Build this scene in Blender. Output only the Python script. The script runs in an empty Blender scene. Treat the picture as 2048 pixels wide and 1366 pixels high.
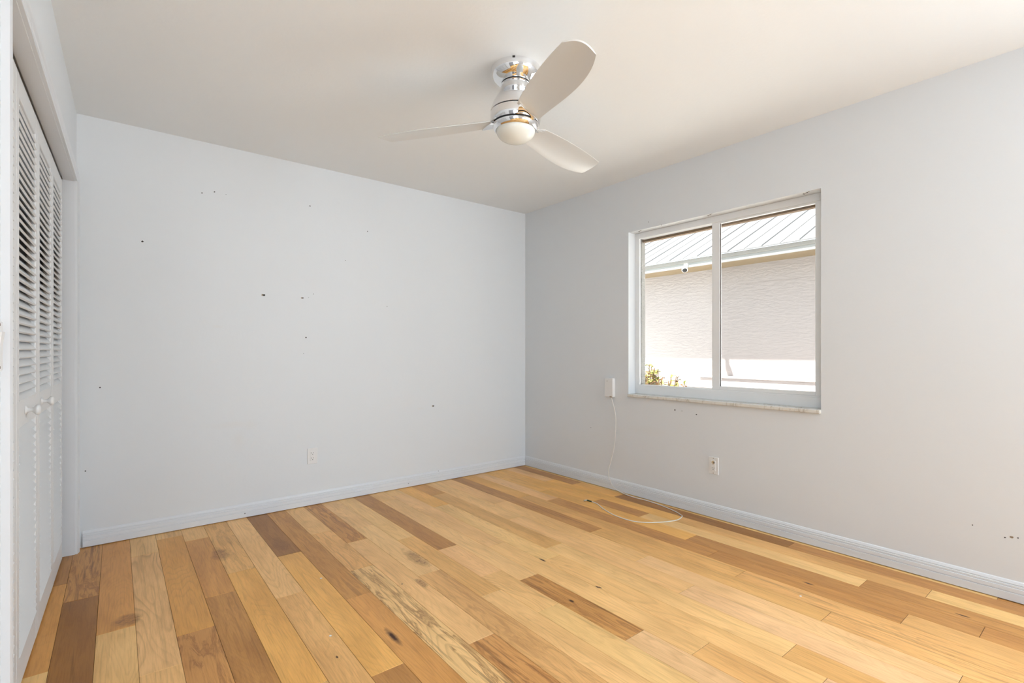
import bpy, math, random
from mathutils import Vector, Matrix

# ------------------------------------------------------------------ camera
S = bpy.context.scene
COL = S.collection
F_PX, CX, HY, CAMH = 993.0, 1024.0, 702.0, 1.108      # from the photo's vanishing points (2048 x 1366)
YAW = math.radians(38.53)
cam_d = bpy.data.cameras.new('camera')
cam_d.sensor_width = 36.0
cam_d.lens = F_PX / 2048 * 36
cam_d.shift_y = (HY - 683) / 2048
cam_d.clip_start = 0.02
cam = bpy.data.objects.new('camera', cam_d)
cam.location = (0, 0, CAMH)
cam.rotation_euler = (math.pi / 2, 0, -YAW)
COL.objects.link(cam)
S.camera = cam

# ------------------------------------------------------------------ view, world, sun, fill lamps
S.view_settings.view_transform = 'Standard'
S.view_settings.look = 'None'
S.view_settings.exposure = 0.0
S.view_settings.gamma = 1.0
S.view_settings.use_curve_mapping = False

SKY_STRENGTH = 0.40
SUN_STRENGTH = 28.0
SIDE_POWER = 88.0
HALL_POWER = 34.0

w = bpy.data.worlds.new('sky')
S.world = w
w.use_nodes = True
nt = w.node_tree
nt.nodes.clear()
out = nt.nodes.new('ShaderNodeOutputWorld')
bg = nt.nodes.new('ShaderNodeBackground')
sky = nt.nodes.new('ShaderNodeTexSky')
sky.sky_type = 'NISHITA'
sky.sun_disc = False
sky.sun_elevation = math.radians(66)
sky.sun_rotation = math.radians(-128)
hs = nt.nodes.new('ShaderNodeHueSaturation')
hs.inputs['Saturation'].default_value = 0.35
nt.links.new(sky.outputs[0], hs.inputs['Color'])
nt.links.new(hs.outputs[0], bg.inputs['Color'])
bg.inputs['Strength'].default_value = SKY_STRENGTH
nt.links.new(bg.outputs[0], out.inputs['Surface'])

sun_d = bpy.data.lights.new('sun', 'SUN')
sun_d.energy = SUN_STRENGTH
sun_d.angle = math.radians(0.6)
sun_d.color = (1.0, 0.97, 0.915)
sun = bpy.data.objects.new('sun', sun_d)
sun.rotation_euler = Vector((0.45, -0.35, -1.305)).to_track_quat('-Z', 'Y').to_euler()
sun.location = (0, 3, 8)
COL.objects.link(sun)

# added fill lamp at a made-up right-wall window behind the camera
sl_d = bpy.data.lights.new('side_fill', 'AREA')
sl_d.shape = 'RECTANGLE'
sl_d.size = 1.7
sl_d.size_y = 1.5
sl_d.energy = SIDE_POWER
sl_d.color = (0.74, 0.88, 1.0)
sl = bpy.data.objects.new('side_fill', sl_d)
sl.location = (2.98, -1.45, 1.56)
sl.rotation_euler = Vector((-1, 1.0, -.72)).to_track_quat('-Z', 'Z').to_euler()
COL.objects.link(sl)

# added fill lamp behind a made-up left doorway, brightens the right wall
hl_d = bpy.data.lights.new('hall_fill', 'AREA')
hl_d.shape = 'RECTANGLE'
hl_d.size = 1.8
hl_d.size_y = 1.3
hl_d.energy = HALL_POWER
hl_d.color = (0.74, 0.88, 1.0)
hl = bpy.data.objects.new('hall_fill', hl_d)
hl.location = (-.86, -.75, 1.3)
hl.rotation_euler = Vector((1, 1.15, -.16)).to_track_quat('-Z', 'Z').to_euler()
COL.objects.link(hl)

# ------------------------------------------------------------------ picture -> room geometry (planes of the room only)
CV = Vector((math.sin(YAW), math.cos(YAW), 0))
CR = Vector((math.cos(YAW), -math.sin(YAW), 0))
CC = Vector((0, 0, CAMH))


def ray(x, y):
    return CV + CR * ((x - CX) / F_PX) + Vector((0, 0, (HY - y) / F_PX))


def on_x(x, y, X):
    d = ray(x, y)
    return CC + d * (X / d.x)


def on_y(x, y, Y):
    d = ray(x, y)
    return CC + d * (Y / d.y)


def on_z(x, y, Z):
    d = ray(x, y)
    return CC + d * ((Z - CAMH) / d.z)


XR, YB, ZC = 3.107, 3.696, 2.44            # right wall, far wall, ceiling
XL0, LROT = -0.176, -0.017                 # left wall: corner x and its small skew
YREAR = -2.6
WY0, WY1, WZ0, WZ1 = 1.105, 2.451, 0.764, 2.027   # window opening
LW = Matrix.Translation((XL0, YB, 0)) @ Matrix.Rotation(LROT, 4, 'Z') @ Matrix.Translation((0, -YB, 0))


# ------------------------------------------------------------------ mesh helpers
class MB:
    def __init__(self):
        self.v, self.f, self.m = [], [], []

    def add(self, verts, faces, mat=0):
        o = len(self.v)
        self.v += [tuple(p) for p in verts]
        self.f += [tuple(i + o for i in f) for f in faces]
        self.m += [mat] * len(faces)
        return self

    def box(self, a, b, mat=0, M=None):
        (x0, y0, z0), (x1, y1, z1) = a, b
        vs = [Vector(p) for p in ((x0, y0, z0), (x1, y0, z0), (x1, y1, z0), (x0, y1, z0),
                                  (x0, y0, z1), (x1, y0, z1), (x1, y1, z1), (x0, y1, z1))]
        if M is not None:
            vs = [M @ p for p in vs]
        return self.add(vs, [(0, 3, 2, 1), (4, 5, 6, 7), (0, 1, 5, 4), (1, 2, 6, 5), (2, 3, 7, 6), (3, 0, 4, 7)], mat)

    def lathe(self, prof, n=48, c=(0, 0, 0), mat=0, M=None):
        vs, fs = [], []
        for r, z in prof:
            for k in range(n):
                a = 2 * math.pi * k / n
                p = Vector((c[0] + r * math.cos(a), c[1] + r * math.sin(a), c[2] + z))
                vs.append(M @ p if M is not None else p)
        for i in range(len(prof) - 1):
            for k in range(n):
                k2 = (k + 1) % n
                fs.append((i * n + k, i * n + k2, (i + 1) * n + k2, (i + 1) * n + k))
        if prof[0][0] > 1e-6:
            fs.append(tuple(reversed(range(n))))
        if prof[-1][0] > 1e-6:
            fs.append(tuple((len(prof) - 1) * n + k for k in range(n)))
        return self.add(vs, fs, mat)

    def tube(self, pts, r, n=8, mat=0):
        pts = [Vector(p) for p in pts]
        vs, fs = [], []
        up = Vector((0.3, 0.2, 1)).normalized()
        for i, p in enumerate(pts):
            t = (pts[min(i + 1, len(pts) - 1)] - pts[max(i - 1, 0)]).normalized()
            a = t.cross(up)
            if a.length < 1e-4:
                a = t.cross(Vector((1, 0, 0)))
            a.normalize()
            b = t.cross(a)
            rr = r[i] if isinstance(r, (list, tuple)) else r
            for k in range(n):
                th = 2 * math.pi * k / n
                vs.append(p + a * (rr * math.cos(th)) + b * (rr * math.sin(th)))
        for i in range(len(pts) - 1):
            for k in range(n):
                k2 = (k + 1) % n
                fs.append((i * n + k, i * n + k2, (i + 1) * n + k2, (i + 1) * n + k))
        fs.append(tuple(reversed(range(n))))
        fs.append(tuple((len(pts) - 1) * n + k for k in range(n)))
        return self.add(vs, fs, mat)

    def disc(self, c, nrm, r, n=8, depth=0.0006, squash=1.0, mat=0, seed=0):
        """a small irregular chip lying on a surface"""
        rnd = random.Random(seed)
        nrm = Vector(nrm).normalized()
        a = nrm.cross(Vector((0, 0, 1)))
        if a.length < 0.1:
            a = Vector((1, 0, 0))
        a.normalize()
        b = nrm.cross(a)
        c = Vector(c) + nrm * depth
        vs = []
        for k in range(n):
            th = 2 * math.pi * k / n
            rr = r * rnd.uniform(0.75, 1.2)
            vs.append(c + a * (rr * math.cos(th)) + b * (rr * squash * math.sin(th)))
        return self.add(vs, [tuple(range(n))], mat)

    def build(self, name, mats, parent=None, smooth=None, bevel=None, M=None, segs=2):
        me = bpy.data.meshes.new(name)
        me.from_pydata(self.v, [], self.f)
        if not isinstance(mats, (list, tuple)):
            mats = [mats]
        for m in mats:
            me.materials.append(m)
        for p, mi in zip(me.polygons, self.m):
            p.material_index = mi
        me.update()
        import bmesh
        bm = bmesh.new()
        bm.from_mesh(me)
        bmesh.ops.recalc_face_normals(bm, faces=bm.faces)
        bm.to_mesh(me)
        bm.free()
        if smooth is not None:
            for p in me.polygons:
                p.use_smooth = True
            me.set_sharp_from_angle(angle=math.radians(smooth))
        o = bpy.data.objects.new(name, me)
        COL.objects.link(o)
        if parent is not None:
            o.parent = parent
        if M is not None:
            o.matrix_world = M
        if bevel:
            b = o.modifiers.new('bevel', 'BEVEL')
            b.width = bevel
            b.segments = segs
            b.limit_method = 'ANGLE'
            b.angle_limit = math.radians(40)
        return o


def tag(o, label, cat, group=None, kind=None):
    o['label'] = label
    o['category'] = cat
    if group:
        o['group'] = group
    if kind:
        o['kind'] = kind
    return o


def empty(name, M=None, loc=None):
    o = bpy.data.objects.new(name, None)
    o.empty_display_size = 0.1
    COL.objects.link(o)
    if M is not None:
        o.matrix_world = M
    if loc is not None:
        o.location = loc
    return o


def catmull(pts, per=8):
    pts = [Vector(p) for p in pts]
    res = []
    for i in range(len(pts) - 1):
        p0, p1, p2, p3 = pts[max(i - 1, 0)], pts[i], pts[i + 1], pts[min(i + 2, len(pts) - 1)]
        for k in range(per):
            t = k / per
            res.append(0.5 * ((2 * p1) + (p2 - p0) * t + (2 * p0 - 5 * p1 + 4 * p2 - p3) * t * t
                              + (3 * p1 - p0 - 3 * p2 + p3) * t ** 3))
    res.append(pts[-1])
    return res


# ------------------------------------------------------------------ materials
def srgb(r, g, b):
    def f(c):
        c /= 255.0
        return c / 12.92 if c <= 0.04045 else ((c + 0.055) / 1.055) ** 2.4
    return (f(r), f(g), f(b), 1.0)


class N:
    """tiny node-graph helper"""
    def __init__(self, name):
        self.mat = bpy.data.materials.new(name)
        self.mat.use_nodes = True
        self.t = self.mat.node_tree
        self.p = self.t.nodes['Principled BSDF']

    def n(self, typ, **kw):
        nd = self.t.nodes.new(typ)
        for k, v in kw.items():
            setattr(nd, k, v)
        return nd

    def link(self, a, b):
        self.t.links.new(a, b)

    def val(self, sock, v):
        if isinstance(v, (int, float)):
            sock.default_value = v
        elif isinstance(v, tuple):
            sock.default_value = v
        else:
            self.link(v, sock)

    def math(self, op, a, b=0.0, c=0.0, clamp=False):
        nd = self.n('ShaderNodeMath', operation=op, use_clamp=clamp)
        self.val(nd.inputs[0], a)
        self.val(nd.inputs[1], b)
        if len(nd.inputs) > 2:
            self.val(nd.inputs[2], c)
        return nd.outputs[0]

    def mix(self, fac, a, b, blend='MIX'):
        nd = self.n('ShaderNodeMix', data_type='RGBA', blend_type=blend)
        self.val(nd.inputs[0], fac)
        self.val(nd.inputs[6], a)
        self.val(nd.inputs[7], b)
        return nd.outputs[2]

    def noise(self, vec, scale, detail=3.0, rough=0.5, dist=0.0):
        nd = self.n('ShaderNodeTexNoise')
        if vec is not None:
            self.link(vec, nd.inputs['Vector'])
        nd.inputs['Scale'].default_value = scale
        nd.inputs['Detail'].default_value = detail
        nd.inputs['Roughness'].default_value = rough
        nd.inputs['Distortion'].default_value = dist
        return nd.outputs[0]

    def mapping(self, vec, scale=(1, 1, 1), loc=(0, 0, 0)):
        nd = self.n('ShaderNodeMapping')
        self.link(vec, nd.inputs['Vector'])
        nd.inputs['Scale'].default_value = scale
        nd.inputs['Location'].default_value = loc
        return nd.outputs[0]

    def ramp(self, fac, stops):
        nd = self.n('ShaderNodeValToRGB')
        self.link(fac, nd.inputs[0])
        els = nd.color_ramp.elements
        while len(els) < len(stops):
            els.new(0.5)
        for e, (p, c) in zip(els, stops):
            e.position = p
            e.color = c if isinstance(c, tuple) else (c, c, c, 1)
        return nd.outputs[0]

    def bump(self, h, strength=0.2, dist=0.01):
        nd = self.n('ShaderNodeBump')
        nd.inputs['Strength'].default_value = strength
        nd.inputs['Distance'].default_value = dist
        self.link(h, nd.inputs['Height'])
        self.link(nd.outputs[0], self.p.inputs['Normal'])

    def obj(self):
        return self.n('ShaderNodeTexCoord').outputs['Object']


def plain(name, col, rough=0.5, metal=0.0, spec=0.5, var=0.03, bump=0.0, bscale=80.0):
    m = N(name)
    c = m.obj()
    nz = m.noise(c, 6.0, 3.0)
    k = m.math('MULTIPLY_ADD', nz, 2 * var, 1 - var)
    cc = m.mix(1.0, col, (1, 1, 1, 1), 'MULTIPLY')
    nd = m.n('ShaderNodeHueSaturation')
    m.link(cc, nd.inputs['Color'])
    m.link(k, nd.inputs['Value'])
    m.link(nd.outputs[0], m.p.inputs['Base Color'])
    m.p.inputs['Roughness'].default_value = rough
    m.p.inputs['Metallic'].default_value = metal
    m.p.inputs['Specular IOR Level'].default_value = spec
    if bump:
        m.bump(m.noise(c, bscale, 4.0), bump, 0.002)
    return m.mat


def spots_fac(m, coord, spots, axes, wob=0.35, wscale=30.0):
    """soft or hard blobs of wear at fixed places of a surface; spots: (a, b, ra, rb, softness)"""
    sep = m.n('ShaderNodeSeparateXYZ')
    m.link(coord, sep.inputs[0])
    nz = m.math('MULTIPLY', m.math('SUBTRACT', m.noise(coord, wscale, 3.0), 0.5), wob * 2)
    tot = None
    for a, b, ra, rb, soft in spots:
        da = m.math('DIVIDE', m.math('SUBTRACT', sep.outputs[axes[0]], a), ra)
        db = m.math('DIVIDE', m.math('SUBTRACT', sep.outputs[axes[1]], b), rb)
        d = m.math('SQRT', m.math('ADD', m.math('MULTIPLY', da, da), m.math('MULTIPLY', db, db)))
        d = m.math('ADD', d, nz)
        f = m.math('DIVIDE', m.math('SUBTRACT', 1.0, d), soft, clamp=True)
        tot = f if tot is None else m.math('MAXIMUM', tot, f)
    return tot


def wall_paint(name, col, spots=(), axes=(0, 2), patch=(0.75, 0.73, 0.70, 1), bump=0.12):
    m = N(name)
    c = m.obj()
    nz = m.noise(c, 1.7, 4.0)
    base = m.mix(m.math('MULTIPLY', nz, 0.5), col, tuple(x * 0.965 for x in col[:3]) + (1,))
    if spots:
        f = spots_fac(m, c, spots, axes)
        base = m.mix(m.math('MULTIPLY', f, 0.36), base, patch)
    m.link(base, m.p.inputs['Base Color'])
    m.p.inputs['Roughness'].default_value = 0.55
    m.p.inputs['Specular IOR Level'].default_value = 0.35
    h = m.math('ADD', m.noise(c, 55.0, 5.0), m.math('MULTIPLY', m.noise(c, 9.0, 3.0), 0.8))
    m.bump(h, bump, 0.003)
    return m.mat


WHITE = (0.755, 0.785, 0.815, 1)
pt = lambda x, y: on_y(x, y, YB)
ptx = lambda x, y: on_x(x, y, XR)
sp_back = []
for (x, y, rx, rz) in ((840, 817, .05, .012), (460, 850, .16, .03), (435, 653, .05, .012), (478, 880, .05, .09), (500, 850, .06, .04)):
    p = pt(x, y)
    sp_back.append((p.x, p.z, rx, rz, 1.2))
sp_right = []
for (x, y, rx, rz) in ((1057, 653, .05, .012), (1230, 890, .15, .3), (2022, 1074, .02, .012), (1290, 860, .2, .05)):
    p = ptx(x, y)
    sp_right.append((p.y, p.z, rx, rz, 1.3))
M_wall_b = wall_paint('paint_back_wall', WHITE, sp_back, (0, 2))
M_wall_r = wall_paint('paint_right_wall', WHITE, sp_right, (1, 2))
M_wall = wall_paint('paint_wall', WHITE)
M_ceil = wall_paint('paint_ceiling', (0.86, 0.885, 0.90, 1), bump=0.2)
M_trim = plain('trim_paint', (0.75, 0.775, 0.81, 1), 0.35, var=0.015)
M_door = plain('door_paint', (0.74, 0.75, 0.76, 1), 0.4, var=0.015)
M_hole = plain('hole_dark', (0.03, 0.028, 0.025, 1), 0.9)
M_chip = plain('chip_brown', (0.30, 0.24, 0.18, 1), 0.9)
M_plastic = plain('white_plastic', (0.80, 0.80, 0.80, 1), 0.3, var=0.01)
M_slot = plain('slot_black', (0.01, 0.01, 0.01, 1), 0.6)
M_scorch = plain('scorched_cream', (0.72, 0.55, 0.34, 1), 0.5)
M_vinyl = plain('window_frame_white', (0.84, 0.855, 0.865, 1), 0.3, var=0.01)
M_gasket = plain('window_gasket', (0.16, 0.14, 0.13, 1), 0.7)
M_dark = plain('closet_shade', (0.03, 0.028, 0.026, 1), 0.9)  # near-black colour stands in for the unlit closet inside


def marble():
    m = N('marble_sill')
    c = m.obj()
    n1 = m.noise(m.mapping(c, (1, 3, 1)), 9.0, 8.0, 0.65, 1.5)
    col = m.ramp(n1, [(0.28, (0.20, 0.17, 0.13, 1)), (0.36, (0.50, 0.46, 0.39, 1)), (0.46, (0.72, 0.70, 0.65, 1)), (1.0, (0.80, 0.79, 0.75, 1))])
    m.link(col, m.p.inputs['Base Color'])
    m.p.inputs['Roughness'].default_value = 0.25
    return m.mat


def stucco(name, col, bump=0.6, scale=38.0, var=0.05):
    m = N(name)
    c = m.obj()
    cs = m.mapping(c, (1, 0.45, 1.6))
    n1 = m.noise(cs, scale, 6.0, 0.6, 0.6)
    n2 = m.noise(c, 3.0, 3.0)
    dark = tuple(x * (1 - 3 * var) for x in col[:3]) + (1,)
    m.link(m.mix(m.math('MULTIPLY', n2, 0.6), col, dark), m.p.inputs['Base Color'])
    m.p.inputs['Roughness'].default_value = 0.95
    m.p.inputs['Specular IOR Level'].default_value = 0.15
    m.bump(m.ramp(n1, [(0.38, 0.0), (0.62, 1.0)]), bump, 0.012)
    return m.mat


def glass(name, tint=(0.97, 0.98, 0.97, 1), refl=0.06):
    m = N(name)
    m.t.nodes.remove(m.p)
    o = m.t.nodes['Material Output']
    tr = m.n('ShaderNodeBsdfTransparent')
    tr.inputs[0].default_value = tint
    gl = m.n('ShaderNodeBsdfGlossy')
    gl.inputs['Roughness'].default_value = 0.0
    fr = m.n('ShaderNodeFresnel')
    fr.inputs['IOR'].default_value = 1.45
    mx = m.n('ShaderNodeMixShader')
    m.link(m.math('MULTIPLY', fr.outputs[0], 0.6), mx.inputs[0])
    m.link(tr.outputs[0], mx.inputs[1])
    m.link(gl.outputs[0], mx.inputs[2])
    m.link(mx.outputs[0], o.inputs['Surface'])
    return m.mat


def screen_mat():
    m = N('insect_screen_mesh')
    m.t.nodes.remove(m.p)
    o = m.t.nodes['Material Output']
    tr = m.n('ShaderNodeBsdfTransparent')
    df = m.n('ShaderNodeBsdfDiffuse')
    df.inputs[0].default_value = (0.20, 0.17, 0.17, 1)
    mx = m.n('ShaderNodeMixShader')
    mx.inputs[0].default_value = 0.20
    m.link(tr.outputs[0], mx.inputs[1])
    m.link(df.outputs[0], mx.inputs[2])
    m.link(mx.outputs[0], o.inputs['Surface'])
    return m.mat


def metal(name, col, rough, aniso_bump=0.0, metallic=1.0):
    m = N(name)
    c = m.obj()
    m.p.inputs['Base Color'].default_value = col
    m.p.inputs['Metallic'].default_value = metallic
    nz = m.noise(m.mapping(c, (2, 90, 2)), 6.0, 3.0)
    m.link(m.math('MULTIPLY_ADD', nz, rough * 0.3, rough * 0.85), m.p.inputs['Roughness'])
    return m.mat


M_marble = marble()
M_stucco_own = stucco('stucco_reveal', (0.60, 0.57, 0.53, 1), 0.8, 60.0)
M_head = plain('head_strip_brown', (0.17, 0.10, 0.048, 1), 0.8, var=0.1)
M_glass = glass('window_glass')
M_screen = screen_mat()
M_chrome = metal('polished_chrome', (0.86, 0.86, 0.87, 1), 0.05)
M_brushed = metal('brushed_nickel', (0.76, 0.765, 0.755, 1), 0.36, metallic=0.3)
M_opal = plain('opal_glass', (0.80, 0.81, 0.76, 1), 0.25, var=0.01)
M_black = plain('black_gap', (0.01, 0.01, 0.01, 1), 0.5)


# ------------------------------------------------------------------ floor
STRIP = [-1.04, -.915, -.793, -.671, -.549, -.427, -.305, -.185, -.063, .06, .182, .31, .43, .556, .677, .798, .916, 1.04, 1.16, 1.285, 1.398, 1.522, 1.64, 1.762,
         1.885, 2.01, 2.138, 2.26, 2.372, 2.49, 2.61, 2.73, 2.845, 2.958, 3.07, 3.19]
LAY = {1: 'M 3.17 O 2.344 L', 2: 'MS 2.934 D', 3: 'O 2.519 L', 4: 'L 3.359 LW 2.108 L', 5: 'L 3.568 O 2.316 MS',
       6: 'L 3.438 O 2.594 M', 7: 'LM 2.804 Y', 8: 'L 2.392 T', 9: 'D 2.876 Y 1.619 M', 10: 'M 2.19 O',
       11: 'L 3.091 LM 2.463 S', 12: 'MS 2.831 L 1.569 MS', 13: 'L 3.031 L 2.197 LM', 14: 'L 2.688 T 1.838 L',
       15: 'M 2.418 L 1.998 LW 1.578 L', 16: 'L 3.45 L 1.853 MS 1.217 P', 17: 'L 3.537 L 2.278 L 1.009 T',
       18: 'Y 3.1 L 1.95 L', 19: 'O 3.358 T 2.063 L .798 T', 20: 'L 2.564 L 1.301 P', 21: 'L 2.899 L 1.644 P .368 T',
       22: 'M 2.076 T .805 LM', 23: 'Y 2.905 T 1.225 LM', 24: 'L 2.712 M 1.44 M .596 T', 25: 'Y 2.923 Y 1.646 M .377 M',
       26: 'Y 2.489 M 2.068 L .81 M', 27: 'L 3.12 Y 1.88 T .589 L', 28: 'M 2.911 Y 2.468 D 1.227 M', 29: 'L .385 M'}
TONE = {'L': (217, 173, 116), 'LW': (217, 173, 116), 'LM': (206, 160, 102), 'Y': (211, 161, 89), 'T': (203, 156, 98), 'P': (214, 174, 125),
        'O': (199, 144, 80), 'M': (181, 128, 74), 'MS': (190, 138, 82), 'D': (158, 108, 58), 'S': (220, 177, 120)}
STREAK = {'L': .10, 'LW': .12, 'LM': .4, 'Y': .12, 'T': .22, 'P': .15, 'O': .12, 'M': .4, 'MS': .85, 'D': .6, 'S': 1.0}
WAVY = {'LW': 1.0, 'S': .5, 'D': .5, 'M': .35, 'L': .3, 'LM': .4}


def floor_material():
    m = N('hickory_planks')
    uv = m.n('ShaderNodeUVMap', uv_map='plank').outputs[0]
    tone = m.n('ShaderNodeAttribute', attribute_name='tone')
    extra = m.n('ShaderNodeAttribute', attribute_name='extra')
    sep = m.n('ShaderNodeSeparateColor')
    m.link(extra.outputs['Color'], sep.inputs[0])
    streak, wavy, rnd = sep.outputs[0], sep.outputs[1], sep.outputs[2]
    # slow colour drift inside a plank
    d1 = m.noise(m.mapping(uv, (7, 1.6, 1)), 1.0, 3.0, 0.5, 0.6)
    col = m.mix(1.0, tone.outputs['Color'], m.ramp(d1, [(0.3, (0.86, 0.83, 0.79, 1)), (0.7, (1.08, 1.09, 1.10, 1))]), 'MULTIPLY')
    # fine straight pores
    g1 = m.noise(m.mapping(uv, (230, 7, 1)), 1.0, 4.0, 0.6)
    col = m.mix(1.0, col, m.ramp(g1, [(0.32, (0.86, 0.83, 0.79, 1)), (0.52, (1.0, 1.0, 1.0, 1))]), 'MULTIPLY')
    # annual rings: contour lines of a stretched noise field, fine on plain boards, cathedral on wavy ones
    fld = m.noise(m.mapping(uv, (6.5, 0.85, 1)), 1.0, 2.0, 0.35, 0.25)
    fr = m.math('FRACT', m.math('MULTIPLY', fld, 26.0))
    ring = m.ramp(fr, [(0.0, 0.0), (0.55, 0.12), (0.86, 1.0), (0.93, 0.6), (1.0, 0.0)])
    brk = m.ramp(m.noise(m.mapping(uv, (9, 1.3, 1), (5, 2, 0)), 1.0, 2.0), [(0.35, 0.25), (0.65, 1.0)])
    ring = m.math('MULTIPLY', ring, brk)
    col = m.mix(m.math('MULTIPLY', ring, m.math('MULTIPLY_ADD', wavy, 0.34, 0.10)), col, (0.30, 0.13, 0.045, 1))
    # mineral streaks
    s1 = m.noise(m.mapping(uv, (25, 2.6, 1)), 1.0, 5.0, 0.62, 1.5)
    sf = m.math('MULTIPLY', m.ramp(s1, [(0.49, 0.0), (0.54, 0.55), (0.575, 1.0), (0.62, 0.35), (0.70, 0.7)]), streak)
    col = m.mix(m.math('MULTIPLY', sf, 0.74), col, (0.27, 0.10, 0.026, 1))
    s2 = m.noise(m.mapping(uv, (46, 1.5, 1), (3.1, 7.7, 0)), 1.0, 3.0, 0.55, 0.5)
    sf2 = m.math('MULTIPLY', m.ramp(s2, [(0.60, 0.0), (0.66, 1.0)]), m.math('MULTIPLY_ADD', streak, 0.6, 0.12))
    col = m.mix(m.math('MULTIPLY', sf2, 0.75), col, (0.13, 0.052, 0.018, 1))
    # single knots and marks the photo shows
    oc = m.obj()
    k = on_z(786, 1273, 0)
    hard = [(k.x, k.y, .016, .085, .75)]
    for px, py, ra, rb in ((804, 1168, .006, .006), (1143, 1202, .010, .020), (1200, 1175, .006, .014), (674, 1314, .005, .010),
                           (1085, 1120, .008, .030), (1617, 1167, .008, .030), (1925, 1231, .008, .03), (1195, 1174, .006, .016)):
        q = on_z(px, py, 0)
        hard.append((q.x, q.y, ra, rb, .6))
    col = m.mix(spots_fac(m, oc, hard, (0, 1), 0.25, 60.0), col, (0.05, 0.014, 0.005, 1))
    soft = []
    for px, py, ra, rb in ((832, 1116, .042, .15), (255, 1240, .055, .06), (843, 1166, .022, .06), (560, 1088, .05, .13), (440, 1108, .045, .12)):
        q = on_z(px, py, 0)
        soft.append((q.x, q.y, ra, rb, .45))
    sfac = spots_fac(m, oc, soft, (0, 1), 0.5, 14.0)
    swirl = m.ramp(m.noise(oc, 15.0, 4.0, 0.55, 3.5), [(0.38, 1.0), (0.5, 0.45), (0.6, 0.9), (0.7, 0.4)])
    col = m.mix(m.math('MULTIPLY', m.math('MULTIPLY', sfac, swirl), 0.8), col, (0.25, 0.10, 0.032, 1))
    m.link(col, m.p.inputs['Base Color'])
    rg = m.noise(oc, 5.0, 4.0)
    m.link(m.math('MULTIPLY_ADD', rg, 0.14, 0.27), m.p.inputs['Roughness'])
    m.p.inputs['Specular IOR Level'].default_value = 0.22
    m.bump(m.math('ADD', g1, m.noise(m.mapping(uv, (30, 8, 1)), 1.0, 2.0)), 0.06, 0.0015)
    return m.mat


def build_floor():
    rnd = random.Random(11)
    vs, fs, uvs, tones, extras, mats = [], [], [], [], [], []
    Y0 = YREAR - 0.02
    SEAM = 0.0007

    def quad(x0, x1, y0, y1, key):
        off = (rnd.uniform(0, 60), rnd.uniform(0, 60))
        if key in ('S',):
            off = (11.3, 4.7)
        j = rnd.uniform(0.95, 1.05)
        t = srgb(*TONE[key])
        g = {'D': 1.2, 'M': 1.32, 'MS': 1.32, 'O': 1.34}.get(key, 1.40)
        t = (min(.95, t[0] * j * g), t[1] * j * g * (.975 if key in ('L', 'LW', 'LM', 'S', 'Y', 'P') else 1.03 if key in ('D', 'M') else 1.0) * rnd.uniform(.99, 1.02), t[2] * j * g * .97 * rnd.uniform(.95, 1.05), 1)
        e = (STREAK[key], WAVY.get(key, .2), rnd.random(), 1)
        b = 0.0008
        o = len(vs)
        x0 += SEAM * .55; x1 -= SEAM * .55; y0 += SEAM; y1 -= SEAM
        for (a, c, z) in ((x0, y0, -.0012), (x1, y0, -.0012), (x1, y1, -.0012), (x0, y1, -.0012),
                          (x0 + b, y0 + b, 0), (x1 - b, y0 + b, 0), (x1 - b, y1 - b, 0), (x0 + b, y1 - b, 0)):
            vs.append((a, c, z))
        fl = [(4, 5, 6, 7), (0, 1, 5, 4), (1, 2, 6, 5), (2, 3, 7, 6), (3, 0, 4, 7)]
        for f in fl:
            fs.append(tuple(i + o for i in f))
            mats.append(0)
            for i in f:
                v = vs[i + o]
                uvs.append((v[0] + off[0], v[1] + off[1]))
                tones.append(t)
                extras.append(e)

    keys = ['L', 'L', 'L', 'T', 'Y', 'O', 'M', 'LM', 'P', 'MS']
    for k in range(len(STRIP) - 1):
        x0, x1 = STRIP[k], STRIP[k + 1]
        spec = LAY.get(k - 5, 'T 2.9 L 1.7 O .6 L').split()
        y1 = YB + 0.02
        segs = []
        for i in range(0, len(spec), 2):
            y0 = float(spec[i + 1]) if i + 1 < len(spec) else None
            segs.append((spec[i], y1, y0))
            y1 = y0
        key, top, _ = segs.pop()
        lim = max(top - rnd.uniform(1.1, 1.5), Y0)
        segs.append((key, top, lim))
        while lim > Y0 + 0.01:
            n = max(lim - rnd.uniform(.5, 1.3), Y0)
            segs.append((rnd.choice(keys), lim, n))
            lim = n
        for key, a, b in segs:
            quad(x0, x1, b, a, key)
    # dark underlay seen in the seams
    o = len(vs)
    for p in ((STRIP[0], Y0, -.0016), (STRIP[-1], Y0, -.0016), (STRIP[-1], YB + .02, -.0016), (STRIP[0], YB + .02, -.0016)):
        vs.append(p)
    fs.append((o, o + 1, o + 2, o + 3))
    mats.append(1)
    uvs += [(0, 0)] * 4
    tones += [(0, 0, 0, 1)] * 4
    extras += [(0, 0, 0, 1)] * 4
    me = bpy.data.meshes.new('floor')
    me.from_pydata(vs, [], fs)
    me.materials.append(floor_material())
    me.materials.append(plain('plank_seam', (0.10, 0.055, 0.028, 1), 0.9))
    for p, mi in zip(me.polygons, mats):
        p.material_index = mi
    ul = me.uv_layers.new(name='plank')
    ta = me.attributes.new('tone', 'FLOAT_COLOR', 'CORNER')
    ea = me.attributes.new('extra', 'FLOAT_COLOR', 'CORNER')
    ul, ta, ea = me.uv_layers['plank'], me.attributes['tone'], me.attributes['extra']
    for i in range(len(uvs)):
        ul.data[i].uv = uvs[i]
        ta.data[i].color = tones[i]
        ea.data[i].color = extras[i]
    me.update()
    o = bpy.data.objects.new('floor', me)
    COL.objects.link(o)
    tag(o, 'hickory plank floor in mixed honey, cream and brown boards', 'floor', kind='structure')


build_floor()

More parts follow.
